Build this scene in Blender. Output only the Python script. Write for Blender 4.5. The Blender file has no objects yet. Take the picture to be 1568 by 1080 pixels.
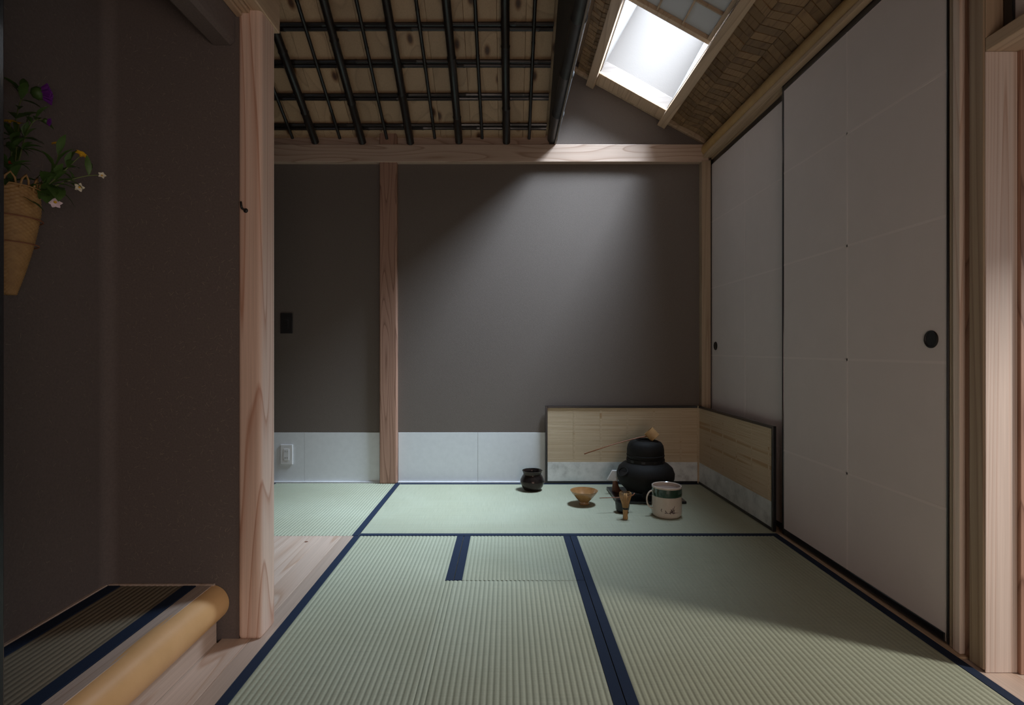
import bpy, bmesh, math, random
from mathutils import Vector, Matrix
random.seed(7)
S = bpy.context.scene
COL = S.collection
# ------------------------------------------------------------------ camera, world, light, exposure
cam = bpy.data.cameras.new('camera')
cam.sensor_width = 36.0
cam.lens = 825 / 1568 * 36
cam.shift_x = 7 / 1568
cam.shift_y = -5 / 1568
cam.clip_start = 0.02
co = bpy.data.objects.new('camera', cam)
co.location = (0, 0, 0.833)
co.rotation_euler = (math.radians(90), 0, 0)
COL.objects.link(co)
S.camera = co
w = bpy.data.worlds.new('world'); S.world = w; w.use_nodes = True
w.node_tree.nodes['Background'].inputs[0].default_value = (0.62, 0.74, 0.9, 1)
w.node_tree.nodes['Background'].inputs[1].default_value = 0.6
S.view_settings.view_transform = 'Standard'
S.view_settings.look = 'None'
S.view_settings.gamma = 1
S.view_settings.use_curve_mapping = False
S.view_settings.exposure = 0.0

def area(name, loc, target, sx, sy, power, col, spread=180, roll=None):
    l = bpy.data.lights.new(name, 'AREA'); l.shape = 'RECTANGLE'; l.size = sx; l.size_y = sy
    l.energy = power; l.color = col; l.spread = math.radians(spread)
    o = bpy.data.objects.new(name, l); COL.objects.link(o)
    o.location = loc
    d = (Vector(target) - Vector(loc)).normalized()
    if roll is None:
        o.rotation_euler = d.to_track_quat('-Z', 'Y').to_euler()
    else:
        z = -d; y = (Vector(roll) - Vector(roll).dot(z) * z).normalized(); x = y.cross(z)
        o.rotation_euler = Matrix((x, y, z)).transposed().to_euler()
    return o

SL = 0.557                                   # slope of the woven ceiling
NX, NZ = 0.4866, 0.8736                      # its upward normal
def zr(x): return 2.124 + SL * (1.2 - x)
def SP(x, y, off): return (x + NX * off, y, zr(x) + NZ * off)
SHAFT = 0.62
c0 = SP(0.75, 2.865, SHAFT + .02); c1 = SP(0.75, 2.865, 0)
# daylight falling down the skylight shaft
area('skylight_daylight', c0, c1, 0.44, 0.70, 42, (0.68, 0.83, 1.0), 78, roll=(0, 1, 0))
# daylight through the low opening in the right wall beside the camera
area('side_opening_daylight', (2.6, 0.70, 1.50), (1.25, 1.35, 0.4), 0.2, 0.2, 11.5, (1.0, 0.96, 0.92), 100)
# added warm fill behind the camera, no real source there
area('warm_fill', (0.40, -0.7, 0.62), (-0.15, 2.0, 0.9), 0.9, 0.8, 12, (1.0, 0.80, 0.70))

# ------------------------------------------------------------------ materials
def new_mat(name):
    m = bpy.data.materials.new(name); m.use_nodes = True
    nt = m.node_tree
    return m, nt, nt.nodes['Principled BSDF']
def N(nt, t, **kw):
    n = nt.nodes.new(t)
    for k, v in kw.items():
        if k in n.inputs: n.inputs[k].default_value = v
        else: setattr(n, k, v)
    return n
def ramp(nt, fac, stops):
    r = nt.nodes.new('ShaderNodeValToRGB'); e = r.color_ramp.elements
    while len(e) < len(stops): e.new(0.5)
    for el, (p, c) in zip(e, stops):
        el.position = p; el.color = (*c, 1) if len(c) == 3 else c
    nt.links.new(fac, r.inputs[0]); return r
def coords(nt, scale, rnd=True):
    tc = nt.nodes.new('ShaderNodeTexCoord'); mp = nt.nodes.new('ShaderNodeMapping')
    mp.inputs['Scale'].default_value = scale
    if rnd:
        oi = nt.nodes.new('ShaderNodeObjectInfo'); cx = nt.nodes.new('ShaderNodeVectorMath'); cx.operation = 'SCALE'
        cb = nt.nodes.new('ShaderNodeCombineXYZ')
        for i in range(3): nt.links.new(oi.outputs['Random'], cb.inputs[i])
        nt.links.new(cb.outputs[0], cx.inputs[0]); cx.inputs['Scale'].default_value = 23.7
        ad = nt.nodes.new('ShaderNodeVectorMath')
        nt.links.new(tc.outputs['Object'], ad.inputs[0]); nt.links.new(cx.outputs[0], ad.inputs[1])
        nt.links.new(ad.outputs[0], mp.inputs['Vector'])
    else:
        nt.links.new(tc.outputs['Object'], mp.inputs['Vector'])
    return mp.outputs[0]
def math_n(nt, op, a, b=None):
    n = nt.nodes.new('ShaderNodeMath'); n.operation = op
    if hasattr(a, 'is_linked'): nt.links.new(a, n.inputs[0])
    else: n.inputs[0].default_value = a
    if b is not None:
        if hasattr(b, 'is_linked'): nt.links.new(b, n.inputs[1])
        else: n.inputs[1].default_value = b
    return n.outputs[0]
def bump(nt, b, h, strength, dist):
    n = nt.nodes.new('ShaderNodeBump'); n.inputs['Strength'].default_value = strength; n.inputs['Distance'].default_value = dist
    nt.links.new(h, n.inputs['Height']); nt.links.new(n.outputs[0], b.inputs['Normal'])

def wood(name, pale, dark, axis, rings=9, across=7.0, along=0.55, rough=0.5, knots=None, vary=0.12):
    m, nt, b = new_mat(name)
    sc = [across] * 3; sc[axis] = along
    v = coords(nt, sc)
    n1 = N(nt, 'ShaderNodeTexNoise', Scale=1.0, Detail=1.2, Roughness=0.4); nt.links.new(v, n1.inputs['Vector'])
    fr = math_n(nt, 'FRACT', math_n(nt, 'MULTIPLY', n1.outputs['Fac'], float(rings)))
    mid = tuple((a * .55 + d * .45) for a, d in zip(pale, dark))
    r = ramp(nt, fr, [(0.0, pale), (0.55, tuple(a * .96 for a in pale)), (0.84, mid), (0.93, dark), (1.0, pale)])
    s2 = [220.0] * 3; s2[axis] = 3.0
    v2 = coords(nt, s2)
    n2 = N(nt, 'ShaderNodeTexNoise', Scale=1.0, Detail=2.0); nt.links.new(v2, n2.inputs['Vector'])
    r2 = ramp(nt, n2.outputs['Fac'], [(0.3, (0.91, 0.90, 0.89)), (0.7, (1.05, 1.05, 1.05))])
    mx = N(nt, 'ShaderNodeMix', data_type='RGBA', blend_type='MULTIPLY'); mx.inputs[0].default_value = 1.0
    nt.links.new(r.outputs[0], mx.inputs[6]); nt.links.new(r2.outputs[0], mx.inputs[7])
    col = mx.outputs[2]
    oi = nt.nodes.new('ShaderNodeObjectInfo')
    hv = N(nt, 'ShaderNodeHueSaturation')
    nt.links.new(math_n(nt, 'ADD', math_n(nt, 'MULTIPLY', oi.outputs['Random'], vary * 2), 1 - vary), hv.inputs['Value'])
    nt.links.new(col, hv.inputs['Color']); col = hv.outputs[0]
    if knots:
        s3 = [1.0] * 3; s3[axis] = 0.62
        v3 = coords(nt, s3)
        vo = N(nt, 'ShaderNodeTexVoronoi', voronoi_dimensions='2D', Scale=knots); nt.links.new(v3, vo.inputs['Vector'])
        kr = ramp(nt, vo.outputs['Distance'], [(0.0, (0.10, 0.05, 0.03)), (0.05, (0.22, 0.12, 0.07)), (0.085, (0.7, 0.6, 0.5)), (0.12, (1, 1, 1))])
        m2 = N(nt, 'ShaderNodeMix', data_type='RGBA', blend_type='MULTIPLY'); m2.inputs[0].default_value = 1.0
        nt.links.new(col, m2.inputs[6]); nt.links.new(kr.outputs[0], m2.inputs[7]); col = m2.outputs[2]
    nt.links.new(col, b.inputs['Base Color'])
    b.inputs['Roughness'].default_value = rough
    bump(nt, b, n2.outputs['Fac'], 0.12, 0.002)
    return m

def plain(name, col, rough=0.5, metal=0.0, noise=None, nscale=40, bumps=0.0, bdist=0.002, coat=0.0, spec=0.5):
    m, nt, b = new_mat(name)
    b.inputs['Roughness'].default_value = rough; b.inputs['Metallic'].default_value = metal
    b.inputs['Specular IOR Level'].default_value = spec
    b.inputs['Coat Weight'].default_value = coat; b.inputs['Coat Roughness'].default_value = 0.08
    b.inputs['Base Color'].default_value = (*col, 1)
    if noise is not None or bumps:
        v = coords(nt, (1, 1, 1), False)
        n = N(nt, 'ShaderNodeTexNoise', Scale=float(nscale), Detail=5.0, Roughness=0.6); nt.links.new(v, n.inputs['Vector'])
        if noise is not None:
            r = ramp(nt, n.outputs['Fac'], [(0.3, noise), (0.7, col)])
            nt.links.new(r.outputs[0], b.inputs['Base Color'])
        if bumps: bump(nt, b, n.outputs['Fac'], bumps, bdist)
    return m

def tatami(name, axis, col=(0.375, 0.395, 0.295)):
    """axis: direction the ribs run along; the rush runs across it."""
    m, nt, b = new_mat(name)
    sc = [420.0] * 3; sc[1 - axis] = 9.0
    v = coords(nt, sc)
    n = N(nt, 'ShaderNodeTexNoise', Scale=1.0, Detail=2.0); nt.links.new(v, n.inputs['Vector'])
    c2 = tuple(c * .88 for c in col); c3 = tuple(min(1, c * k) for c, k in zip(col, (1.08, 1.06, 1.05)))
    r = ramp(nt, n.outputs['Fac'], [(0.28, c2), (0.5, col), (0.75, c3)])
    v4 = coords(nt, (2.2, 2.2, 2.2)); n4 = N(nt, 'ShaderNodeTexNoise', Scale=1.0, Detail=3.0); nt.links.new(v4, n4.inputs['Vector'])
    r4 = ramp(nt, n4.outputs['Fac'], [(0.3, (0.92, 0.90, 0.86)), (0.7, (1.05, 1.05, 1.05))])
    mx = N(nt, 'ShaderNodeMix', data_type='RGBA', blend_type='MULTIPLY'); mx.inputs[0].default_value = 1.0
    nt.links.new(r.outputs[0], mx.inputs[6]); nt.links.new(r4.outputs[0], mx.inputs[7])
    nt.links.new(mx.outputs[2], b.inputs['Base Color'])
    b.inputs['Roughness'].default_value = 0.48
    b.inputs['Specular IOR Level'].default_value = 0.45
    bump(nt, b, n.outputs['Fac'], 0.12, 0.0008)
    return m

M = {}
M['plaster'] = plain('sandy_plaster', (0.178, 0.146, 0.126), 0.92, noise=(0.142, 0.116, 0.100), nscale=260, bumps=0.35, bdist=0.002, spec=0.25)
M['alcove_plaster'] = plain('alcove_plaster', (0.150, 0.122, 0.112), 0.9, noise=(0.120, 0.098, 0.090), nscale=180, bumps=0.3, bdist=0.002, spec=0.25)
M['straw'] = plain('straw', (0.26, 0.215, 0.165), 0.8)
M['washi'] = plain('wainscot_paper', (0.74, 0.75, 0.76), 0.7, noise=(0.69, 0.70, 0.71), nscale=30, bumps=0.06)
M['fusuma'] = plain('door_paper', (0.69, 0.61, 0.59), 0.75, noise=(0.66, 0.585, 0.565), nscale=6, bumps=0.03)
M['fusuma_seam'] = plain('door_paper_overlap', (0.735, 0.65, 0.63), 0.75)
M['lacquer'] = plain('black_lacquer', (0.008, 0.008, 0.010), 0.28, coat=0.3)
M['dark'] = plain('matt_black', (0.010, 0.009, 0.009), 0.5)
M['border'] = plain('indigo_cloth', (0.011, 0.022, 0.050), 0.8, noise=(0.008, 0.017, 0.040), nscale=500, bumps=0.3, bdist=0.001, spec=0.3)
M['tat_y'] = tatami('tatami_lengthwise', 1)
M['tat_x'] = tatami('tatami_crosswise', 0)
M['tat_shaded'] = tatami('tatami_brown_shaded', 1, (0.20, 0.165, 0.115))  # brownish rush, with the alcove's gloom also put into its colour
M['tat_core'] = plain('tatami_core', (0.30, 0.27, 0.17), 0.9)
M['post'] = wood('cedar_post', (0.77, 0.56, 0.45), (0.54, 0.30, 0.21), 2, rings=12, across=6, along=0.35)
M['red_post'] = wood('red_cedar_post', (0.38, 0.215, 0.15), (0.20, 0.10, 0.065), 2, rings=14, across=9, along=0.9)
M['beam_x'] = wood('cedar_beam', (0.54, 0.39, 0.30), (0.36, 0.23, 0.16), 0, rings=12, across=7, along=0.8)
M['rail_y'] = wood('cedar_rail', (0.50, 0.36, 0.24), (0.36, 0.25, 0.16), 1, rings=8, across=9, along=0.4)
M['jamb'] = wood('cedar_jamb', (0.42, 0.31, 0.21), (0.30, 0.20, 0.13), 2, rings=8, across=9, along=0.3)
M['pink_jamb'] = wood('straight_grain_jamb', (0.76, 0.62, 0.53), (0.60, 0.42, 0.33), 2, rings=24, across=7, along=0.15)
M['floor_y'] = wood('pale_floor_board', (0.53, 0.405, 0.325), (0.42, 0.28, 0.20), 1, rings=10, across=7, along=0.4, rough=0.38)
M['trim_y'] = wood('alcove_edge_board', (0.58, 0.45, 0.37), (0.46, 0.33, 0.25), 1, rings=14, across=9, along=0.3, rough=0.45)
M['board'] = wood('roof_board', (0.51, 0.34, 0.205), (0.40, 0.262, 0.155), 1, rings=5, across=5, along=0.22, knots=5.2, vary=0.16)
M['log'] = plain('golden_log', (0.74, 0.435, 0.20), 0.42, noise=(0.65, 0.375, 0.16), nscale=9, bumps=0.04)
M['log2'] = plain('golden_purlin_log', (0.46, 0.29, 0.11), 0.5, noise=(0.38, 0.23, 0.085), nscale=14, bumps=0.04)
M['bamboo'] = plain('smoked_bamboo', (0.020, 0.013, 0.010), 0.38, noise=(0.011, 0.008, 0.007), nscale=30, coat=0.1)
M['bamboo_grey'] = plain('dark_grey_bamboo', (0.045, 0.043, 0.042), 0.42, noise=(0.028, 0.026, 0.026), nscale=18)
M['gable'] = plain('dark_gable_plaster', (0.10, 0.078, 0.060), 0.9, noise=(0.08, 0.062, 0.05), nscale=160, bumps=0.2)
M['weave'] = wood('cedar_weave', (0.25, 0.155, 0.078), (0.15, 0.085, 0.042), 1, rings=7, across=16, along=1.2, rough=0.55, vary=0.33)
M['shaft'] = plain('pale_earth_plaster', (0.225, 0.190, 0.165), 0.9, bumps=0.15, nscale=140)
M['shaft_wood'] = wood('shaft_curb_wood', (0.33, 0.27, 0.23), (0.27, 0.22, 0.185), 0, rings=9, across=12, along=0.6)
M['shoji'] = plain('screen_paper', (0.55, 0.56, 0.58), 0.8)
M['iron'] = plain('cast_iron', (0.011, 0.0095, 0.0085), 0.7, noise=(0.007, 0.0065, 0.006), nscale=300, bumps=0.35, bdist=0.001, spec=0.3)
M['bronze'] = plain('dark_bronze', (0.050, 0.036, 0.030), 0.24, metal=0.7, noise=(0.028, 0.021, 0.020), nscale=20)
M['raku'] = plain('tan_glaze', (0.40, 0.215, 0.085), 0.22, noise=(0.30, 0.15, 0.055), nscale=30, coat=0.5)
M['cream'] = plain('cream_glaze', (0.62, 0.53, 0.45), 0.22, noise=(0.57, 0.48, 0.40), nscale=14, coat=0.5)
M['green'] = plain('green_glaze', (0.018, 0.050, 0.030), 0.15, coat=0.6)
M['jar_inside'] = plain('jar_inside', (0.34, 0.25, 0.21), 0.4)
M['ink'] = plain('brown_ink', (0.045, 0.015, 0.020), 0.5)
M['bam_pale'] = plain('pale_bamboo', (0.52, 0.31, 0.13), 0.5, noise=(0.43, 0.24, 0.095), nscale=40)
M['bam_red'] = plain('reddish_bamboo', (0.26, 0.10, 0.045), 0.45)
M['whitetile'] = plain('white_tile', (0.72, 0.70, 0.68), 0.5, noise=(0.62, 0.60, 0.58), nscale=30)
M['terracotta'] = plain('terracotta', (0.16, 0.065, 0.035), 0.7)
M['white_plastic'] = plain('white_plastic', (0.74, 0.72, 0.71), 0.35)
M['slot'] = plain('outlet_slot', (0.03, 0.03, 0.03), 0.6)
M['switch'] = plain('black_switch', (0.018, 0.015, 0.014), 0.4)
M['leaf'] = plain('leaf', (0.060, 0.115, 0.022), 0.55, noise=(0.04, 0.085, 0.016), nscale=60)
M['stem'] = plain('stem', (0.12, 0.15, 0.045), 0.6)
M['purple'] = plain('purple_bloom', (0.13, 0.012, 0.22), 0.7)
M['yellow'] = plain('yellow_bloom', (0.62, 0.36, 0.015), 0.6)
M['white_bloom'] = plain('white_bloom', (0.62, 0.58, 0.45), 0.6)
M['pink_bloom'] = plain('pink_bloom', (0.74, 0.60, 0.66), 0.6)
M['red_bloom'] = plain('red_bloom', (0.45, 0.05, 0.02), 0.6)
M['basket'] = plain('basket_cane', (0.46, 0.27, 0.10), 0.55, noise=(0.33, 0.18, 0.065), nscale=55, bumps=0.2)
def reed_mat():
    m, nt, b = new_mat('reed_sheet')
    v = coords(nt, (2.5, 2.5, 260), True)
    n = N(nt, 'ShaderNodeTexNoise', Scale=1.0, Detail=2.0); nt.links.new(v, n.inputs['Vector'])
    r = ramp(nt, n.outputs['Fac'], [(0.3, (0.50, 0.37, 0.235)), (0.55, (0.59, 0.465, 0.315)), (0.75, (0.64, 0.51, 0.35))])
    v2 = coords(nt, (1.1, 1.1, 42), True)
    n2 = N(nt, 'ShaderNodeTexNoise', Scale=1.0, Detail=0.5); nt.links.new(v2, n2.inputs['Vector'])
    r2 = ramp(nt, n2.outputs['Fac'], [(0.27, (0.80, 0.66, 0.52)), (0.36, (1, 1, 1))])
    mx = N(nt, 'ShaderNodeMix', data_type='RGBA', blend_type='MULTIPLY'); mx.inputs[0].default_value = 1.0
    nt.links.new(r.outputs[0], mx.inputs[6]); nt.links.new(r2.outputs[0], mx.inputs[7])
    nt.links.new(mx.outputs[2], b.inputs['Base Color']); b.inputs['Roughness'].default_value = 0.6
    bump(nt, b, n.outputs['Fac'], 0.3, 0.002)
    return m
M['reed'] = reed_mat()
def silver_mat():
    m, nt, b = new_mat('silver_leaf')
    v = coords(nt, (1, 1, 1), True)
    n = N(nt, 'ShaderNodeTexNoise', Scale=14.0, Detail=6.0, Roughness=0.65); nt.links.new(v, n.inputs['Vector'])
    r = ramp(nt, n.outputs['Fac'], [(0.3, (0.46, 0.48, 0.48)), (0.48, (0.68, 0.71, 0.71)), (0.75, (0.84, 0.87, 0.87))])
    nt.links.new(r.outputs[0], b.inputs['Base Color'])
    b.inputs['Metallic'].default_value = 0.30; b.inputs['Roughness'].default_value = 0.5
    bump(nt, b, n.outputs['Fac'], 0.1, 0.002)
    return m
M['silver'] = silver_mat()
def pane_mat():
    m, nt, b = new_mat('skylight_glass')
    b.inputs['Base Color'].default_value = (0.95, 0.97, 1, 1); b.inputs['Roughness'].default_value = 0.05
    b.inputs['Transmission Weight'].default_value = 1.0; b.inputs['IOR'].default_value = 1.45
    return m
M['glass'] = pane_mat()

# ------------------------------------------------------------------ mesh helpers
class B:
    def __init__(self): self.bm = bmesh.new()
    def poly(self, pts):
        return self.bm.faces.new([self.bm.verts.new(p) for p in pts])
    def hexa(self, p):          # 8 points: bottom 4 (ccw), top 4
        v = [self.bm.verts.new(q) for q in p]
        for f in ((0, 3, 2, 1), (4, 5, 6, 7), (0, 1, 5, 4), (1, 2, 6, 5), (2, 3, 7, 6), (3, 0, 4, 7)):
            self.bm.faces.new([v[i] for i in f])
        return self
    def box(self, x0, x1, y0, y1, z0, z1):
        return self.hexa([(x0, y0, z0), (x1, y0, z0), (x1, y1, z0), (x0, y1, z0), (x0, y0, z1), (x1, y0, z1), (x1, y1, z1), (x0, y1, z1)])
    def sbox(self, x0, x1, y0, y1, o0, o1):     # box lying along the woven ceiling's slope
        return self.hexa([SP(x0, y0, o0), SP(x1, y0, o0), SP(x1, y1, o0), SP(x0, y1, o0), SP(x0, y0, o1), SP(x1, y0, o1), SP(x1, y1, o1), SP(x0, y1, o1)])
    def prism(self, poly, axis, a, b):          # polygon in the two other axes, extruded along axis
        def P(q, t):
            q = list(q); q.insert(axis, t); return tuple(q)
        lo = [self.bm.verts.new(P(q, a)) for q in poly]; hi = [self.bm.verts.new(P(q, b)) for q in poly]
        n = len(poly)
        self.bm.faces.new(lo[::-1]); self.bm.faces.new(hi)
        for i in range(n): self.bm.faces.new([lo[i], lo[(i + 1) % n], hi[(i + 1) % n], hi[i]])
        return self
    def tube(self, pts, rad, seg=10, cap=True):
        pts = [Vector(p) for p in pts]; rings = []
        if not hasattr(rad, '__len__'): rad = [rad] * len(pts)
        prev = None
        for i, p in enumerate(pts):
            t = (pts[min(i + 1, len(pts) - 1)] - pts[max(i - 1, 0)]).normalized()
            if prev is None:
                u = t.cross(Vector((0, 0, 1)) if abs(t.z) < .9 else Vector((1, 0, 0))).normalized()
            else:
                u = (prev - prev.dot(t) * t).normalized()
            prev = u; v = t.cross(u)
            rings.append([self.bm.verts.new(p + (u * math.cos(2 * math.pi * k / seg) + v * math.sin(2 * math.pi * k / seg)) * rad[i]) for k in range(seg)])
        for a, b in zip(rings, rings[1:]):
            for k in range(seg): self.bm.faces.new([a[k], a[(k + 1) % seg], b[(k + 1) % seg], b[k]])
        if cap: self.bm.faces.new(rings[0][::-1]); self.bm.faces.new(rings[-1])
        return self
    def lathe(self, prof, seg=40, c=(0, 0, 0), fn=None):
        rings = []
        for r, z in prof:
            if r < 1e-6: rings.append([self.bm.verts.new((c[0], c[1], c[2] + z))])
            else:
                ring = []
                for k in range(seg):
                    a = 2 * math.pi * k / seg; rr = fn(r, z, a) if fn else r
                    ring.append(self.bm.verts.new((c[0] + rr * math.cos(a), c[1] + rr * math.sin(a), c[2] + z)))
                rings.append(ring)
        for a, b in zip(rings, rings[1:]):
            for k in range(seg):
                k2 = (k + 1) % seg
                if len(a) == 1 and len(b) == 1: continue
                if len(a) == 1: self.bm.faces.new([a[0], b[k2], b[k]])
                elif len(b) == 1: self.bm.faces.new([a[k], a[k2], b[0]])
                else: self.bm.faces.new([a[k], a[k2], b[k2], b[k]])
        return self
    def out(self, name, mat, parent=None, bevel=0, smooth=False, seg=2):
        bmesh.ops.recalc_face_normals(self.bm, faces=self.bm.faces)
        me = bpy.data.meshes.new(name)
        if smooth:
            for f in self.bm.faces: f.smooth = True
        self.bm.to_mesh(me); self.bm.free()
        me.materials.append(M[mat] if isinstance(mat, str) else mat)
        o = bpy.data.objects.new(name, me); COL.objects.link(o)
        if parent is not None: o.parent = parent
        if smooth == 'auto':
            md = o.modifiers.new('split', 'EDGE_SPLIT'); md.split_angle = math.radians(40)
        if bevel:
            md = o.modifiers.new('bevel', 'BEVEL'); md.width = bevel; md.segments = seg; md.limit_method = 'ANGLE'
            md.angle_limit = math.radians(40)
        return o
def tag(o, label=None, cat=None, group=None, kind=None):
    if label: o['label'] = label
    if cat: o['category'] = cat
    if group: o['group'] = group
    if kind: o['kind'] = kind
    return o
def root(name, label, cat, loc=(0, 0, 0), group=None, kind=None, rz=0):
    o = bpy.data.objects.new(name, None); COL.objects.link(o); o.location = loc; o.rotation_euler = (0, 0, rz)
    o.empty_display_size = 0.05
    return tag(o, label, cat, group, kind)
def struct(o, label, cat): return tag(o, label, cat, None, 'structure')

# ================================================================== ROOM SHELL
floor = struct(B().box(-1.75, 2.7, -0.95, 3.55, -0.12, -0.056).out('floor', 'tat_core'), 'sub floor under the mats and the pale boards', 'floor')
def plank(x0, x1, y0, y1, z0=-0.055, z1=0.0):
    return B().box(x0, x1, y0, y1, z0, z1).out('plank', 'floor_y', floor, bevel=0.0012)
xs = [-1.47, -1.215, -0.955, -0.823, -0.687]
for a, b in zip(xs, xs[1:]):
    if b <= -0.823 + 1e-6: plank(a + .0006, b - .0006, 1.60, 2.404)
plank(-0.8224, -0.7375, 0.30, 2.404)
plank(-0.7363, -0.6868, 0.30, 2.404)
plank(-0.8224 - .06, -0.8232, 0.30, 1.53)
B().lathe([(0, 0), (.007, 0), (.0075, .0006), (0, .0008)], 16, (-0.87, 2.33, 0.0)).out('knot', 'terracotta', floor)

wall_back = struct(B().box(-1.60, 1.45, 3.37, 3.50, -0.05, 3.0).out('wall_back', 'plaster'), 'dark brown sandy plaster wall at the end of the room', 'wall')
wx = [-1.47, -1.27, -0.795, -0.683, -0.185, 0.30, 0.78, 1.20]
for a, b in zip(wx, wx[1:]):
    if abs(a + 0.795) < 1e-6: continue
    tag(B().box(a + .0008, b - .0008, 3.3675, 3.372, 0.0, 0.312).out('wainscot_sheet', 'washi', wall_back, bevel=.0005), 'white paper sheet pasted along the foot of the wall')
B().box(-1.47, -.795, 3.355, 3.372, -.02, 0.008).out('floor_strip', 'washi', wall_back, bevel=.001)
B().box(-.683, 1.19, 3.359, 3.372, -.02, 0.006).out('floor_strip', 'washi', wall_back, bevel=.001)

wall_left = struct(B().box(-1.60, -1.47, 1.54, 3.50, -0.05, 3.6).out('wall_left', 'plaster'), 'dark plaster wall of the passage behind the post', 'wall')

# alcove: back wall, rounded corner and side wall as one plaster skin
AX, AY, AR = -1.152, 1.55, 0.035
prof = [(-0.772, AY), (AX + AR, AY)]
for k in range(1, 9):
    a = math.radians(90 * k / 8)
    prof.append((AX + AR - AR * math.sin(a), AY - AR + AR * math.cos(a)))
prof += [(AX, 0.87), (-1.30, 0.87), (-1.30, 1.64), (-0.772, 1.64)]
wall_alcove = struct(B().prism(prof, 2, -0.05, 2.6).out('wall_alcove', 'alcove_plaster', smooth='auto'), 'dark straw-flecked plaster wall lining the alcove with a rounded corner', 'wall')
b = B()
for i in range(1500):
    L = random.uniform(.003, .014); wd = random.uniform(.0002, .00042); a = random.uniform(0, math.pi)
    cz = random.uniform(.17, 1.75)
    du, dv = math.cos(a) * L / 2, math.sin(a) * L / 2; nu, nv = -math.sin(a) * wd, math.cos(a) * wd
    if i % 5 < 3:
        cx = random.uniform(AX + .05, -0.785); F = lambda u, v: (cx + u, AY - .0004, cz + v)
    else:
        cy = random.uniform(.90, AY - .05); F = lambda u, v: (AX + .0004, cy + u, cz + v)
    b.poly([F(du + nu, dv + nv), F(-du + nu, -dv + nv), F(-du - nu, -dv - nv), F(du - nu, dv - nv)])
tag(b.out('straw_fibre', 'straw', wall_alcove), 'short straw fibres in the plaster', kind='stuff')
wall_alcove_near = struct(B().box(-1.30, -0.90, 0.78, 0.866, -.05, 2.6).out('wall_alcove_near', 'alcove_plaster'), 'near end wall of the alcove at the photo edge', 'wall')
alcove_ceiling = struct(B().box(-1.3, -.70, 0.5, 1.64, 2.2, 2.26).out('ceiling_alcove', 'alcove_plaster'), 'dark ceiling inside the alcove', 'ceiling')
# hanging wall over the alcove mouth, soft lower edge
hw = [(-0.853, 1.712), (-0.843, 1.706), (-0.795, 1.706), (-0.784, 1.715), (-0.782, 1.73), (-0.782, 2.3), (-0.853, 2.3)]
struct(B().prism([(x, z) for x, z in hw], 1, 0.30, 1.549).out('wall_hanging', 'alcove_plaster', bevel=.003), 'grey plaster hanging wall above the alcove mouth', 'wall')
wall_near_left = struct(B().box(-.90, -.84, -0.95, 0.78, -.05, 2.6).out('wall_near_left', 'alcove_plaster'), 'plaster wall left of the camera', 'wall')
wall_front = struct(B().box(-.9, 2.7, -0.98, -0.9, -.05, 2.6).out('wall_front', 'plaster'), 'plaster wall behind the camera', 'wall')
struct(B().box(-1.75, 2.7, -.95, 1.25, 2.45, 2.52).out('ceiling_front', 'board'), 'flat board ceiling above the camera', 'ceiling')
struct(B().box(-1.47, 1.35, 1.17, 1.25, 2.02, 3.6).out('wall_drop', 'plaster'), 'drop wall above the camera between the two ceilings', 'wall')

# right side wall parts: behind the sliding doors, and beside the camera with its low opening
struct(B().box(1.335, 1.42, 1.40, 3.50, -0.05, 2.6).out('wall_right', 'plaster'), 'wall behind the paper sliding doors', 'wall')
wr2 = struct(B().box(1.275, 1.40, -0.95, 0.10, -0.05, 2.6).out('wall_right_near', 'plaster'), 'wall to the right of the camera', 'wall')
struct(B().box(1.302, 1.40, 0.10, 1.43, 1.6405, 2.6).out('wall_right_upper', 'plaster'), 'wall above the small papered panel by the right opening', 'wall')
ol = struct(B().box(1.238, 1.40, 0.10, 1.397, 1.604, 1.64).out('lintel', 'rail_y', bevel=.003), 'lintel board over the low opening at the right edge', 'lintel')
struct(B().box(2.04, 2.10, -0.95, 1.75, 1.28, 2.30).out('light_blocker_outer', 'plaster'), 'added unseen light blocker beyond the right opening', 'wall')  # unseen board added to keep side daylight off the upper reveal
door3 = root('door_3', 'small papered panel with black stile above the right lintel', 'door', (1.29, 0.75, 1.64), kind='structure')
B().box(-.006, .006, -.64, .612, 0.0, 0.36).out('paper_panel', 'fusuma', door3)
B().box(-.012, .010, .612, .637, 0.0, 0.36).out('stile', 'lacquer', door3, bevel=.002)
struct(B().box(1.222, 2.6, 0.10, 1.46, -0.05, -0.006).out('floor_sill', 'floor_y', bevel=.002), 'wooden floor of the low opening at the lower right', 'floor')

# right jamb with its groove
jamb = root('pillar_jamb', 'grooved pale jamb post at the right end of the sliding doors', 'post', (1.235, 1.45, 0), kind='structure')
B().box(0.004, .11, .045, .0615, 0, 2.0).out('edge_strip', 'jamb', jamb, bevel=.002)
B().box(0.0, .11, .021, .0445, 0, 2.0).out('stop_strip', 'pink_jamb', jamb, bevel=.002)
B().box(0.014, .11, -.008, .0205, 0, 2.0).out('groove', 'red_post', jamb)
B().box(0.0, .11, -.052, -.0085, 0, 2.0).out('face_strip', 'jamb', jamb, bevel=.0025)
tag(B().box(0.003, .085, -.0555, -.0522, -.005, 1.604).out('reveal_board', 'pink_jamb', jamb, bevel=.001), 'bright straight-grained reveal board')
tag(B().box(0.086, .13, -.064, -.05, -.005, 1.604).out('reveal_edge', 'red_post', jamb, bevel=.001), 'reddish edge board')
# upper reveal above lintel
B().box(0.003, .055, -.056, -.0522, 1.64, 2.0).out('upper_reveal', 'jamb', jamb, bevel=.001)

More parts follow.
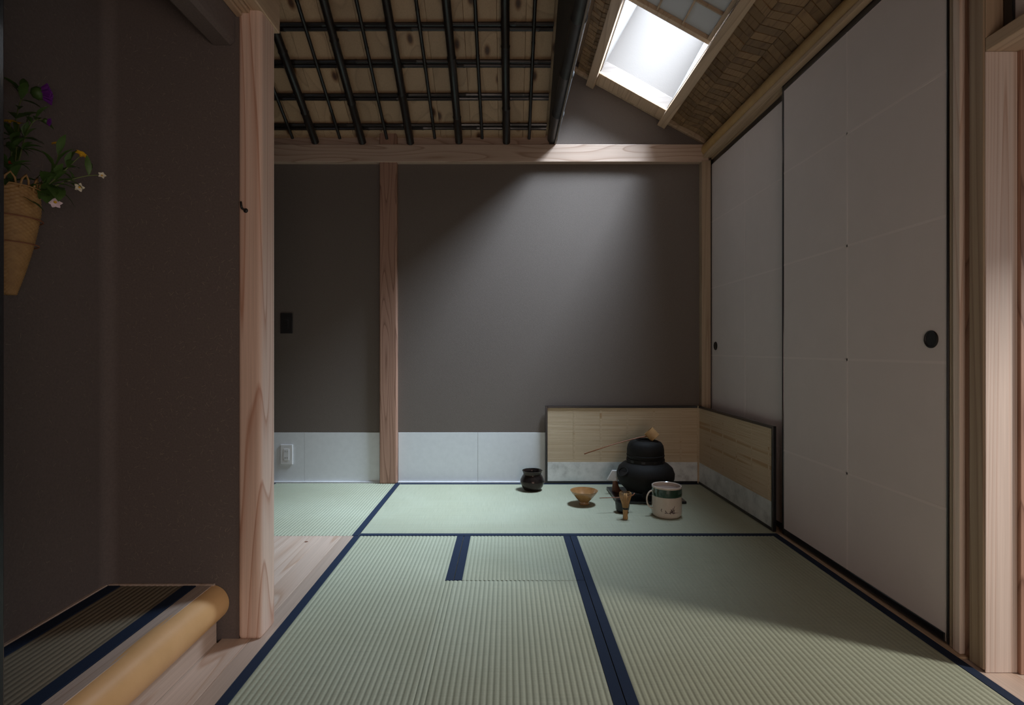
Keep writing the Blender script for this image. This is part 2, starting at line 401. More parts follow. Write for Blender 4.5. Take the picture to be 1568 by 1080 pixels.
# ------------------------------------------------------------------ big timbers
struct(B().box(-0.774, -0.706, 1.545, 1.640, -0.002, 2.05).out('pillar_alcove', 'post', bevel=.013, seg=4), 'pinkish cedar post with rounded corners at the alcove edge', 'post')
struct(B().box(-0.793, -0.685, 3.335, 3.40, 0, 2.20).out('pillar_back', 'red_post', bevel=.008, seg=3), 'reddish cedar post dividing the far wall', 'post')
struct(B().box(1.200, 1.256, 3.325, 3.375, 0, 2.0).out('pillar_corner', 'jamb', bevel=.003), 'slim pale corner post where far wall meets sliding doors', 'post')
struct(B().box(-1.50, 1.245, 3.330, 3.40, 1.991, 2.101).out('beam_back', 'beam_x', bevel=.004), 'pale cedar beam running across the far wall', 'beam')
struct(B().box(-1.50, 0.26, 3.362, 3.40, 2.101, 2.30).out('beam_plate', 'beam_x', bevel=.003), 'plate board behind the rafter ends above the cedar beam', 'beam')
# alcove lintel with three steps
al = root('lintel_alcove', 'stepped pale lintel above the alcove mouth', 'lintel', (0, 0, 0), kind='structure')
for i, (x0, x1, z0) in enumerate(((-.781, -.760, 1.790), (-.7595, -.738, 1.797), (-.7375, -.7005, 1.805))):
    B().box(x0, x1, .30, 1.66, z0, 2.0).out('moulding', 'rail_y', al, bevel=.003)
# right purlin log and kamoi
b = B(); pts = []; rr = []
for k in range(15):
    t = k / 14; pts.append((1.2457 + .002 * math.sin(5 * t), 0.9 + (3.375 - .9) * t, 2.066 + .0015 * math.sin(9 * t))); rr.append(.045 + .0012 * math.sin(13 * t))
struct(b.tube(pts, rr, 28).out('beam_purlin', 'log2', smooth='auto'), 'golden peeled log along the top of the sliding doors', 'log')
kam = root('lintel_door', 'grooved lintel over the sliding doors', 'lintel', kind='structure')
B().box(1.206, 1.233, 1.45, 3.33, 2.013, 2.032).out('lip', 'rail_y', kam, bevel=.002)
B().box(1.2335, 1.259, 1.45, 3.33, 2.018, 2.034).out('groove', 'rail_y', kam)
B().box(1.2595, 1.33, 1.45, 3.33, 2.006, 2.034).out('groove', 'rail_y', kam)
struct(B().box(1.2195, 1.334, 1.46, 3.36, -0.05, -0.001).out('trim_1', 'rail_y', bevel=.001), 'wooden sill track under the sliding doors', 'sill')

# ------------------------------------------------------------------ sliding doors
def fusuma(name, label, x, y0, y1, z0, z1, hy, hz, splits, ysplit):
    r = root(name, label, 'sliding door', (x, (y0 + y1) / 2, z0), kind='structure')
    h = z1 - z0; L = (y1 - y0) / 2; cy = (y0 + y1) / 2; s = .014; rl = .027
    B().box(.004, .016, -L + .003, L - .003, .003, h - .003).out('core', 'fusuma', r)
    zs = [rl] + [q - z0 for q in splits] + [h - rl]; ys = [-L + (.0055 if name == 'door_1' else s), ysplit - cy, L - s]
    for j in range(2):
        for i in range(len(zs) - 1):
            B().box(.0025 + .0002 * ((i + j) % 2), .0045, ys[j], ys[j + 1] + (.006 if j == 0 else 0), zs[i], zs[i + 1] + (.006 if i < len(zs) - 2 else 0)).out('paper_sheet', 'fusuma', r, bevel=.0002, seg=1)
    for q in splits: B().box(.0020, .0028, ys[0], ys[2], q - z0 - .004, q - z0 + .004).out('paper_seam', 'fusuma_seam', r)
    B().box(.0020, .0028, ys[1] - .004, ys[1] + .004, rl, h - rl).out('paper_seam', 'fusuma_seam', r)
    for a in (-1, 1):
        sw = .0055 if (a < 0 and name == 'door_1') else s
        B().box(0, .020, min(a * L, a * (L - sw)), max(a * L, a * (L - sw)), 0, h).out('stile', 'lacquer', r, bevel=.002)
    B().box(.0004, .0196, -L + s, L - s, 0, rl).out('rail', 'lacquer', r, bevel=.002)
    B().box(.0004, .0196, -L + s, L - s, h - rl, h).out('rail', 'lacquer', r, bevel=.002)
    b = B(); R = .026
    b.lathe([(0, .0009), (R * .80, .0009), (R * .84, .003), (R * .93, .0042), (R, .0025), (R, -.002), (0, -.002)], 32)
    h_ = b.out('handle', 'dark', r, smooth='auto'); tag(h_, 'round black recessed pull')
    h_.location = (.0028, hy - cy, hz - z0); h_.rotation_euler = (0, -math.pi / 2, 0)
    return r
RS = (0.38, 0.795, 1.21, 1.62)
fusuma('door_1', 'near grey paper sliding door with black frame and round pull', 1.236, 1.5125, 2.427, .003, 2.016, 1.574, .862, RS, 1.965)
fusuma('door_2', 'far grey paper sliding door beside the corner post', 1.2625, 2.40, 3.353, .003, 2.004, 3.272, .853, RS, 2.87)

# ================================================================== BOARD CEILING WITH BAMBOO
K = 0.624
U = Vector((0, -1, K)).normalized(); NR = Vector((0, K, 1)).normalized()
def RP(x, y, off=0.0):                       # point over the rafter plane, off along its upward normal
    return Vector((x, y, 2.117 + K * (3.33 - y))) + NR * off
ceil = root('ceiling', 'sloping board ceiling on dark bamboo rafters and battens', 'ceiling', kind='structure')
x = -1.50; YB, YT = 3.37, 1.15
edges = [-1.50, -1.32, -1.135, -0.955, -0.775, -0.585, -0.415, -0.225, -0.055, 0.095, 0.238]
for i, (a, c) in enumerate(zip(edges, edges[1:])):
    o_ = .047 + .002 * (i % 2)
    p = [RP(a + .0008, YB, o_), RP(c - .0008, YB, o_), RP(c - .0008, YT, o_), RP(a + .0008, YT, o_)]
    q = [v + NR * .012 for v in p]
    B().hexa([p[0], p[1], p[2], p[3], q[0], q[1], q[2], q[3]]).out('plank', 'board', ceil, bevel=.001)
p = [RP(-1.55, 3.5, .062), RP(.30, 3.5, .062), RP(.30, YT, .062), RP(-1.55, YT, .062)]
q = [v + NR * .05 for v in p]
B().hexa([*p, *q]).out('roof_underlay', 'board', ceil)
def bamboo(p0, p1, r0, r1, nodes, seg=12, wob=.002, ph=0.0):
    b = B(); p0, p1 = Vector(p0), Vector(p1); L = (p1 - p0).length
    ts = [(0.0, 0)]; d = nodes * (.4 + ph)
    while d < L - .02:
        ts += [(d - .008, 0), (d - .002, 1), (d + .003, 1), (d + .009, -.5)]; d += nodes
    ts.append((L, 0)); pts, rad = [], []
    for s_, k in ts:
        t = s_ / L
        off = Vector((math.sin(7 * t + ph * 9) * wob, 0, math.cos(6 * t + ph * 5) * wob))
        pts.append(p0.lerp(p1, t) + off); rad.append((r0 + (r1 - r0) * t) * (1 + .10 * k))
    return b.tube(pts, rad, seg)
RX = [-1.49, -1.191, -0.897, -0.597, -0.301, -0.008]
for i, x in enumerate(RX):
    e = RP(x, 3.335); e0 = e - U * .0
    o = bamboo(e0, RP(x + random.uniform(-.006, .006), YT), .0232, .0235, .36, 14, .003, i * .17 % .6).out('bamboo_rafter', 'bamboo', ceil, smooth='auto')
    tag(o, 'thick smoked bamboo rafter')
for i, x in enumerate([-1.325, -1.035, -0.742, -0.449, -0.156, 0.136]):
    o = bamboo(RP(x, 3.318, .011), RP(x + random.uniform(-.006, .006), YT, .011), .0095, .0118, .30, 10, .002, i * .23 % .6).out('bamboo_lath', 'bamboo', ceil, smooth='auto')
    tag(o, 'thin smoked bamboo between the rafters')
for i in range(12):
    y = 3.262 - i * .166
    for k in (-1, 1):
        dy = k * .0118
        c = RP(0, y, .035)
        p0 = Vector((-1.47, 0, 0)) + RP(0, y, .035) + U * dy; p1 = Vector((.238, 0, 0)) + RP(0, y, .035) + U * dy
        o = bamboo(p0, p1, .0113, .0113, .33, 8, .0012, (i * 2 + k) * .11 % .6).out('bamboo_batten', 'bamboo', ceil, smooth='auto')
# gable wall and horizontal pole on its lower edge
def zt(y): return RP(0, y, .055).z
struct(B().prism([(3.37, 2.14), (3.37, zt(3.37)), (1.16, zt(1.16)), (1.16, 2.14)], 0, 0.252, 0.292).out('wall_gable', 'gable'), 'dark triangular plaster gable above the bamboo pole', 'wall')
pole = bamboo((.281, 3.345, 2.141), (.281, 1.15, 2.141), .0315, .0325, .43, 24, .0012, .45).out('beam_pole', 'bamboo_grey', smooth='auto')
struct(pole, 'dark grey bamboo pole edging the board ceiling', 'pole')

# ================================================================== WOVEN CEILING WITH SKYLIGHT
cw = root('ceiling_woven', 'sloping ceiling of woven cedar strips around the skylight', 'ceiling', kind='structure')
XL, XR, YF, YN = 0.424, 1.235, 3.37, 1.20
OX0, OX1, OY0, OY1 = 0.551, 0.949, 1.55, 3.232
for (x0, x1, y0, y1) in ((XL, OX0 - .001, YN, YF), (OX1 + .001, XR, YN, YF), (OX0, OX1, OY1, YF), (OX0, OX1, YN, OY0)):
    B().sbox(x0, x1, y0, y1, .028, .040).out('backing_board', 'weave', cw)
def herring(x0, x1, cols, y0, y1, pitch):
    wcol = (x1 - x0) / cols; sl = wcol * 1.0
    for c in range(cols):
        sgn = 1 if c % 2 == 0 else -1
        xa, xb = x0 + c * wcol, x0 + (c + 1) * wcol
        n = int((y1 - y0) / pitch) + 2
        for k in range(-1, n):
            ya = y0 + k * pitch + (0 if sgn > 0 else sl * 0.55); yb = ya + sgn * sl * .55
            def cl(v): return max(y0, min(y1, v))
            g = .0008; lift = random.uniform(0, .005)
            q = [(xa + g, ya + g), (xb - g, yb + g), (xb - g, yb + pitch - g), (xa + g, ya + pitch - g)]
            q = [(px, cl(py)) for px, py in q]
            if q[3][1] - q[0][1] < .012 or q[2][1] - q[1][1] < .012: continue
            lo = (.010 + lift, .022 - lift) if sgn > 0 else (.022 - lift, .010 + lift)
            t = .006
            offs = [lo[0], lo[1], lo[1] + .002, lo[0] + .002]
            bot = [SP(px, py, o) for (px, py), o in zip(q, offs)]; top = [SP(px, py, o + t) for (px, py), o in zip(q, offs)]
            B().hexa(bot + top).out('woven_strip', 'weave', cw)
herring(0.985, XR - .005, 3, 1.30, 3.352, .050)
herring(XL + .004, 0.518, 2, 1.60, 3.352, .036)
trim_gable = struct(B().sbox(.300, 1.225, 3.342, 3.368, .000, .030).out('trim_2', 'rail_y', bevel=.003), 'sloping edge moulding where woven ceiling meets the far wall', 'moulding')
trim_far = B().sbox(OX0 - .002, OX1 + .002, OY1 - .012, 3.338, -.004, .009).out('edge_board', 'rail_y', cw, bevel=.002)
for x0, x1 in ((.505, .550), (.950, .996)):
    o = B().sbox(x0, x1, 1.20, 3.366, -.034, .008).out('skylight_rail', 'rail_y', cw, bevel=.003)
    tag(o, 'long rail the skylight screen slides on')
# skylight shaft
win = root('window_1', 'bright open skylight with a plastered shaft above the woven ceiling', 'window', kind='structure')
WY0, WY1 = 2.36, OY1
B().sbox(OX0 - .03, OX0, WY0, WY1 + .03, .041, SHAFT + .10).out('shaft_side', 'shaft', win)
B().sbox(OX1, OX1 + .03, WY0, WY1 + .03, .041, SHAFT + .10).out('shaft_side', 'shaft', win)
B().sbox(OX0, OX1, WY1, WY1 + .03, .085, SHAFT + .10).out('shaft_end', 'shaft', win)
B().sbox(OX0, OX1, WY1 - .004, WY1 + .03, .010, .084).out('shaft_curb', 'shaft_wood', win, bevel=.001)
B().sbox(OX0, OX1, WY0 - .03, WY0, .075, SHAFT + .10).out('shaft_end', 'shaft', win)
B().sbox(OX0 - .03, OX1 + .03, WY0 - .03, WY1 + .03, SHAFT + .105, SHAFT + .117).out('pane', 'glass', win)
# roof outside the shaft so no sky leaks in
B().sbox(.335, OX0 - .031, YN, YF + .1, .075, .10).out('roof_deck', 'board', cw)
B().sbox(OX1 + .031, 1.45, YN, YF + .1, .075, .10).out('roof_deck', 'board', cw)
B().sbox(OX0 - .03, OX1 + .03, YN, WY0 - .031, .075, .10).out('roof_deck', 'board', cw)
B().sbox(OX0 - .03, OX1 + .03, WY1 + .031, YF + .1, .075, .10).out('roof_deck', 'board', cw)
# closing panel between gable and woven ceiling, and the narrow slit left open beside it
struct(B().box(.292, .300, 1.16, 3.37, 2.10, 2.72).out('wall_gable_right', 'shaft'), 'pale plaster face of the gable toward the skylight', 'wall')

# sliding screen half over the skylight
sk = root('skylight_screen', 'papered lattice screen slid half way across the skylight', 'screen', (0, 0, 0))
B().sbox(OX0 + .008, OX1 - .008, 1.60, 2.535, .034, .036).out('paper', 'shoji', sk)
B().sbox(OX0 + .002, OX1 - .002, 2.525, 2.555, .012, .034).out('frame_rail', 'rail_y', sk, bevel=.002)
B().sbox(OX0 + .002, OX1 - .002, 1.57, 1.60, .012, .034).out('frame_rail', 'rail_y', sk, bevel=.002)
B().sbox(OX0 + .002, OX0 + .020, 1.60, 2.524, .012, .034).out('frame_stile', 'rail_y', sk, bevel=.002)
B().sbox(OX1 - .020, OX1 - .002, 1.60, 2.524, .012, .034).out('frame_stile', 'rail_y', sk, bevel=.002)
for x in (.692, .811):
    B().sbox(x - .004, x + .004, 1.60, 2.524, .018, .033).out('lattice_bar', 'rail_y', sk, bevel=.0008)
for y in (2.352, 2.18, 2.01, 1.83):
    B().sbox(OX0 + .021, OX1 - .021, y - .004, y + .004, .0165, .0315).out('lattice_bar', 'rail_y', sk, bevel=.0008)

# ================================================================== TATAMI
PITCH, RIB = 0.0157, 0.0025
def rib_surface(x0, x1, y0, y1, axis):
    """axis: direction of the ribs (0 x, 1 y)."""
    b = B(); a0, a1 = (x0, x1) if axis == 1 else (y0, y1)
    n = max(1, round((a1 - a0) / PITCH)); m = 6; pr = []
    for i in range(n * m + 1):
        t = i / m; f = t - math.floor(t)
        pr.append((a0 + (a1 - a0) * t / n, -RIB + RIB * (max(0, math.sin(math.pi * f))) ** .55))
    e0, e1 = (y0, y1) if axis == 1 else (x0, x1)
    V = []
    for s, z in pr:
        V.append([b.bm.verts.new((s, e, z) if axis == 1 else (e, s, z)) for e in (e0, e1)])
    for p, q in zip(V, V[1:]): b.bm.faces.new([p[0], q[0], q[1], p[1]])
    # skirt
    z = -.004
    return b
def mat(label, x0, x1, y0, y1, axis, z=0.0, bw=.029, th=.053, cuts=None, borders=True):
    cx, cy = (x0 + x1) / 2, (y0 + y1) / 2
    r = root('tatami_mat', label, 'tatami mat', (cx, cy, z - th))
    h = th
    X0, X1, Y0, Y1 = x0 - cx, x1 - cx, y0 - cy, y1 - cy
    return r, (X0, X1, Y0, Y1, h, bw)
def put(o, h): o.location.z = h; return o
def simple_mat(label, x0, x1, y0, y1, axis, z=0.0, bw=.029, th=.053, g=.0012, mt='tat_y'):
    r, (X0, X1, Y0, Y1, h, bw) = mat(label, x0 + g, x1 - g, y0 + g, y1 - g, axis, z, bw, th)
    B().box(X0, X1, Y0, Y1, 0, h - .0040).out('core', 'tat_core', r)
    if axis == 1:
        put(rib_surface(X0 + bw - .002, X1 - bw + .002, Y0, Y1, 1).out('rush_cover', mt, r, smooth=True), h)
        for a, c in ((X0, X0 + bw), (X1 - bw, X1)): B().box(a, c, Y0, Y1, h - .004, h + .0008).out('border', 'border', r, bevel=.0009)
    else:
        put(rib_surface(X0, X1, Y0 + bw - .002, Y1 - bw + .002, 0).out('rush_cover', 'tat_x', r, smooth=True), h)
        for a, c in ((Y0, Y0 + bw), (Y1 - bw, Y1)): B().box(X0, X1, a, c, h - .004, h + .0008).out('border', 'border', r, bevel=.0009)
    return r
simple_mat('brightly lit tatami mat lying crosswise along the far wall under the tea utensils', -0.6645, 1.2185, 2.405, 3.352, 0)
simple_mat('tatami mat in the recess left of the red post, behind the wooden boards', -1.469, -0.6655, 2.405, 3.352, 1)
simple_mat('right front tatami mat beside the near sliding door', 0.279, 1.2185, 0.45, 2.404, 1)
simple_mat('short square tatami piece with a border on both sides, covering the hearth', -0.194, 0.279, 1.941, 2.404, 1)
# front left mat with the notch for the hearth piece
g = .0012
r, _ = mat('front left tatami mat with a corner cut out around the hearth piece', -0.686, 0.279, 0.45, 2.404, 1)
cx, cy = (-0.686 + .279) / 2, (.45 + 2.404) / 2
h = .053; bw = .029
L0, L1, LN, LB, LT, LM = -0.686 + g - cx, .279 - g - cx, -.194 - g - cx, .45 - cy, 2.404 - g - cy, 1.941 - g - cy
B().prism([(L0, LB), (L1, LB), (L1, LM), (LN, LM), (LN, LT), (L0, LT)], 2, 0, h - .0040).out('core', 'tat_core', r)
ra = .0157
put(rib_surface(L0 + bw - .002, LN - bw + .002, LB, LT, 1).out('rush_cover', 'tat_y', r, smooth=True), h)
put(rib_surface(LN - bw + .002, LN, LB, LM - .0, 1).out('rush_cover', 'tat_y', r, smooth=True), h)
put(rib_surface(LN, L1 - bw + .002, LB, LM, 1).out('rush_cover', 'tat_y', r, smooth=True), h)
B().box(L0, L0 + bw, LB, LT, h - .004, h + .0008).out('border', 'border', r, bevel=.0009)
B().box(LN - bw, LN, LM, LT, h - .004, h + .0008).out('border', 'border', r, bevel=.0009)
B().box(L1 - bw, L1, LB, LM, h - .004, h + .0008).out('border', 'border', r, bevel=.0009)
# alcove: raised mat, edge board, log sill, riser
struct(B().box(-1.16, -0.887, 0.866, 1.548, -.05, .118).out('floor_alcove', 'trim_y'), 'raised base under the alcove mat', 'floor')
simple_mat('dark shaded tatami mat on the raised alcove floor', -1.142, -0.888, 0.868, 1.540, 1, z=.157, bw=.036, th=.038, mt='tat_shaded')
struct(B().box(-1.152, -0.84, 1.5405, 1.5495, .10, .160).out('trim_3', 'trim_y', bevel=.001), 'thin wood strip at the end of the alcove mat', 'trim')
struct(B().box(-1.152, -1.1425, 0.866, 1.540, .10, .160).out('trim_4', 'trim_y', bevel=.001), 'thin wood strip along the back of the alcove mat', 'trim')
struct(B().box(-0.887, -0.845, 0.80, 1.540, .02, .1572).out('trim_5', 'trim_y', bevel=.001), 'pale edge board between alcove mat and golden log', 'trim')
b = B(); pts = []; rr = []
for k in range(13):
    t = k / 12; pts.append((-.850 + .0015 * math.sin(6 * t), .55 + (1.548 - .55) * t, .105)); rr.append(.052 + .0008 * math.sin(11 * t))
struct(b.tube(pts, rr, 36).out('trim_6', 'log', smooth='auto'), 'golden rounded log forming the front edge of the alcove', 'log')
struct(B().box(-0.856, -0.826, .30, 1.53, 0.0005, .062).out('baseboard_alcove', 'floor_y', bevel=.001), 'pinkish riser board under the golden log', 'riser')
struct(B().box(-0.888, -0.838, 0.80, 0.8985, 0, 2.2).out('trim_7', 'lacquer', bevel=.003), 'black lacquered edge post at the near end of the alcove', 'post')

# ================================================================== WALL FITTINGS
sw = root('switch_plate', 'black switch plate on the dark wall left of the red post', 'switch', (-1.379, 3.37, .995))
B().box(-.0385, .0385, -.008, .0, -.0635, .0635).out('plate', 'switch', sw, bevel=.002)
for k in (-1, 0, 1): B().box(-.011, .011, -.0105, -.0075, k * .024 - .0105, k * .024 + .0105).out('button', 'switch', sw, bevel=.0015)
ou = root('wall_outlet', 'white double outlet on the papered wall foot at the left', 'outlet', (-1.378, 3.3675, .176))
B().box(-.0385, .0385, -.009, 0, -.062, .062).out('plate', 'white_plastic', ou, bevel=.003)
B().box(-.017, .017, -.0115, -.008, -.036, .036).out('socket', 'white_plastic', ou, bevel=.0015)
for z in (-.02, .02):
    for x in (-.006, .006): B().box(x - .0011, x + .0011, -.0122, -.0108, z - .004, z + .004).out('slot', 'slot', ou)
pg = root('hook_nail', 'small black bent nail in the alcove post', 'hook', (-.752, 1.545, 1.232))
B().tube([(0, .004, 0), (0, -.016, 0), (0, -.020, .002), (-.001, -.021, .006), (-.002, -.021, .019)], [.0034, .0034, .0034, .0032, .0026], 10).out('shank', 'dark', pg, smooth=True)
h_ = B().lathe([(0, -.002), (.0062, -.002), (.0068, 0), (.0055, .0025), (0, .003)], 18).out('head', 'dark', pg, smooth=True)
h_.location = (.003, -.0035, -.002); h_.rotation_euler = (math.pi / 2, 0, 0)

# ================================================================== TEA SCREEN (two panels)
scr = root('folding_screen', 'low two-panel screen of pale reed sheet with silver foot in black frame', 'screen', (1.178, 3.345, 0.0015))
def panel(P0, P1, name, h=.4805):
    """panel from local point P0 to P1 (xy), frame depth .016 on the outer side."""
    p = root(name, None, None, (P0[0], P0[1], 0)); p.parent = scr
    d = Vector((P1[0] - P0[0], P1[1] - P0[1])); L = d.length
    p.rotation_euler = (0, 0, math.atan2(d.y, d.x))
    f = .0135
    return p, L, f, h
for nm, P0, P1, side in (('left_panel', (-.9425, -.008), (.004, -.008), 1), ('right_panel', (.003, -.008), (.030, -.893), 1)):
    p, L, f, h = panel(P0, P1, nm)
    D = .016
    fl, fr = (f, .004) if nm == 'left_panel' else (.004, f)
    B().box(0, fl, 0, D, 0, h).out('stile' if fl == f else 'hinge_edge', 'lacquer' if fl == f else 'reed', p, bevel=.001)
    B().box(L - fr, L, 0, D, 0, h).out('stile' if fr == f else 'hinge_edge', 'lacquer' if fr == f else 'reed', p, bevel=.001)
    B().box(fl, L - fr, .0002, D - .0002, h - f, h).out('rail', 'lacquer', p, bevel=.0015)
    B().box(fl, L - fr, .0002, D - .0002, 0, f).out('rail', 'lacquer', p, bevel=.0015)
    # reed sheet: fine horizontal corrugation
    b = B(); n = 150; z0, z1 = .130, h - f; rows = []
    for i in range(n + 1):
        z = z0 + (z1 - z0) * i / n; y = .0055 + .0006 * (i % 2)
        rows.append((b.bm.verts.new((fl, y, z)), b.bm.verts.new((L - fr, y, z))))
    for a, c in zip(rows, rows[1:]): b.bm.faces.new([a[0], a[1], c[1], c[0]])
    B().box(fl, L - fr, .0065, .010, f, h - f).out('backing', 'reed', p)
    rs = b.out('reed_sheet', 'reed', p)
    sb = B().box(fl, L - fr, .0046, .0064, f, .131).out('silver_band', 'silver', p, bevel=.0004); tag(sb, 'tarnished silver leaf band along the foot')
    k = 1
    while f + k * .165 < L - .03:
        xx = f + k * .165
        B().box(xx - .006, xx + .006, .0047, .0056, .131, h - f).out('seam_strip', 'reed', p, bevel=.0004); k += 1

# ================================================================== TEA UTENSILS
# brazier with kettle
KX, KY = .776, 3.03
bd = root('brazier_board', 'square black board under the iron brazier', 'board', (KX, KY, .0015))
B().box(-.187, .187, -.137, .175, 0, .014).out('board', 'lacquer', bd, bevel=.003)
fu = root('iron_brazier', 'rounded black iron brazier standing on a square board', 'brazier', (KX, KY, .0158))
bprof = [(0, .022), (.085, .022), (.112, .034), (.142, .062), (.157, .098), (.159, .125), (.148, .155), (.125, .176), (.106, .184),
         (.104, .186), (.104, .206), (.098, .207), (.097, .188), (.110, .168), (.140, .12), (.13, .07), (.08, .04), (0, .04)]
b = B(); b.lathe(bprof, 64)
body = b.out('body', 'iron', fu, smooth='auto')
# mouth opening: dark oval facing left
def on_body(az, z, r): return (r * math.cos(az), r * math.sin(az), z)
b = B(); az = math.radians(205); ring = []; ring2 = []
c = Vector(on_body(az, .138, .150)); t1 = Vector((-math.sin(az), math.cos(az), 0)); nn = Vector((math.cos(az) * .80, math.sin(az) * .80, .60)).normalized(); t2 = nn.cross(t1)
for k in range(24):
    a = 2 * math.pi * k / 24
    ring.append(c + nn * .0065 + t1 * math.cos(a) * .036 + t2 * math.sin(a) * .026)
b.tube(ring + [ring[0], ring[1]], .0032, 8, cap=False)
b.out('mouth_rim', 'iron', fu, smooth=True)
b = B(); b.poly([q - nn * .002 for q in ring]); 
mo = b.out('mouth', 'dark', fu); tag(mo, 'dark oval opening in the brazier')
for k in range(3):
    a = math.radians(255 + 120 * k)
    B().tube([on_body(a, .045, .105), on_body(a, .02, .112), on_body(a, 0, .106)], [.018, .015, .012], 14).out('foot', 'iron', fu, smooth='auto')
for k in range(10):     # vents round the collar
    a = math.radians(250 + k * 36)
    bb = B(); q = []
    for da, z in ((-.10, .189), (.10, .189), (.10, .202), (-.10, .202)): q.append(on_body(a + da, z, .1062))
    qi = [on_body(math.atan2(p_[1], p_[0]), p_[2], .100) for p_ in q]
    bb.hexa([*qi, *q]).out('vent', 'dark', fu)
for a in (20, 205 + 0):
    pass
ke = root('iron_kettle', 'black iron kettle set into the brazier under the ladle', 'kettle', (KX, KY, .2225))
kp = [(0, -.012), (.094, -.012), (.101, .004), (.1035, .012), (.1045, .020), (.1015, .0225), (.1025, .026), (.102, .050), (.0975, .073), (.086, .090), (.066, .0985), (.052, .0985), (.050, .104), (.0455, .1045), (.0445, .096), (.07, .085), (.09, .05), (.09, .0), (0, 0)]
B().lathe(kp, 64).out('body', 'iron', ke, smooth='auto')
# white front tile leaning at the mouth
ti = root('white_tile', 'white ceramic piece leaning at the left of the brazier mouth', 'tile', (.622, 3.10, .0012))
B().hexa([(-.052, -.006, .080), (.010, -.010, .068), (.012, .004, .068), (-.050, .006, .080), (-.022, -.006, .138), (.022, -.010, .136), (.024, .0, .136), (-.020, .004, .138)]).out('tile', 'whitetile', ti, bevel=.005)
B().tube([(.016, .0, 0), (.002, .0, .022), (-.004, .0, .076)], [.030, .024, .012], 16).out('stand', 'terracotta', ti, smooth='auto')

# ladle resting on the kettle
la = root('water_ladle', 'bamboo ladle lying across the kettle mouth with its cup up', 'ladle', (.806, 3.005, .352))
R = Matrix.Rotation(math.radians(-16), 4, 'X') @ Matrix.Rotation(math.radians(-40), 4, 'Y')
b = B(); b.lathe([(0, -.027), (.028, -.027), (.030, -.025), (.030, .028), (.0272, .028), (.0272, -.022), (0, -.022)], 32)
cup = b.out('cup', 'bam_pale', la, smooth='auto', bevel=.0008); cup.matrix_local = Matrix.Translation((0, 0, .006)) @ R
B().tube([(-.018, 0, -.004), (-.06, -.006, -.008), (-.14, -.012, -.026), (-.24, -.018, -.053), (-.382, -.030, -.098)], [.0032, .0032, .0028, .0028, .0034], 8).out('handle', 'bam_red', la, smooth=True)

# tea caddy, scoop, whisk
cd = root('tea_caddy', 'small black lacquer tea caddy hidden behind the whisk', 'caddy', (.588, 2.755, .0014))
B().lathe([(0, 0), (.024, 0), (.030, .004), (.0345, .018), (.0365, .044)], 40).out('body', 'lacquer', cd, smooth='auto')
B().lathe([(.0368, .0445), (.0368, .060), (.033, .068), (.020, .0715), (0, .0725)], 40).out('lid', 'lacquer', cd, smooth='auto')
sc = root('tea_scoop', 'slim reddish bamboo scoop balanced across the black caddy', 'scoop', (.588, 2.752, .0752))
B().tube([(-.120, -.012, .0005), (-.05, -.005, .0012), (.0, 0, .0008), (.040, .006, .004), (.058, .009, .012), (.064, .010, .020)], [.0018, .0020, .0022, .0024, .0034, .0028], 8).out('scoop', 'bam_red', sc, smooth=True)
wh = root('bamboo_whisk', 'pale bamboo tea whisk standing on its handle', 'whisk', (.578, 2.640, .0014))
B().lathe([(0, 0), (.0115, 0), (.0128, .003), (.0118, .025), (.0125, .045), (.0120, .050), (0, .050)], 28).out('handle', 'bam_pale', wh, smooth='auto')
B().lathe([(.0131, .047), (.0145, .049), (.0138, .0515), (.0148, .0535), (.0136, .056), (.012, .056), (.012, .047)], 28).out('binding', 'dark', wh, smooth='auto')
b = B(); n = 27
for k in range(n):
    a = 2 * math.pi * k / n
    P_ = lambda r, z: (r * math.cos(a), r * math.sin(a), z)
    b.tube([P_(.0120, .050), P_(.0165, .075), P_(.0245, .100), P_(.0292, .118), P_(.0285, .127), P_(.0225, .132)], [.0009, .0010, .0011, .0010, .0008, .0006], 5)
for k in range(26):
    a = 2 * math.pi * (k + .5) / 26
    P_ = lambda r, z: (r * math.cos(a), r * math.sin(a), z)
    b.tube([P_(.0100, .050), P_(.009, .085), P_(.0075, .124)], .0009, 4)
tag(b.out('tine', 'bam_pale', wh, smooth=True), 'fine split bamboo tines', kind='stuff')

# tea bowl
bo = root('tea_bowl', 'tan glazed conical tea bowl on a small foot', 'bowl', (.412, 2.895, .0014))
B().lathe([(0, .004), (.020, .004), (.022, 0), (.027, 0), (.028, .005), (.026, .014), (.032, .020), (.050, .040), (.066, .060), (.0735, .0715), (.0738, .0735), (.0715, .0735), (.062, .060), (.045, .040), (.025, .022), (0, .017)], 56).out('body', 'raku', bo, smooth='auto')
# waste water bowl
wb = root('waste_bowl', 'dark bronze wide-lipped bowl beside the reed screen', 'bowl', (.147, 3.19, .0014))
B().lathe([(0, 0), (.045, 0), (.050, .003), (.062, .022), (.0715, .046), (.071, .058), (.062, .078), (.054, .090), (.0535, .098), (.058, .110), (.0605, .1145), (.0575, .116), (.053, .109), (.0495, .098), (.050, .090), (.058, .076), (.066, .055), (.058, .026), (0, .010)], 56).out('body', 'bronze', wb, smooth='auto')
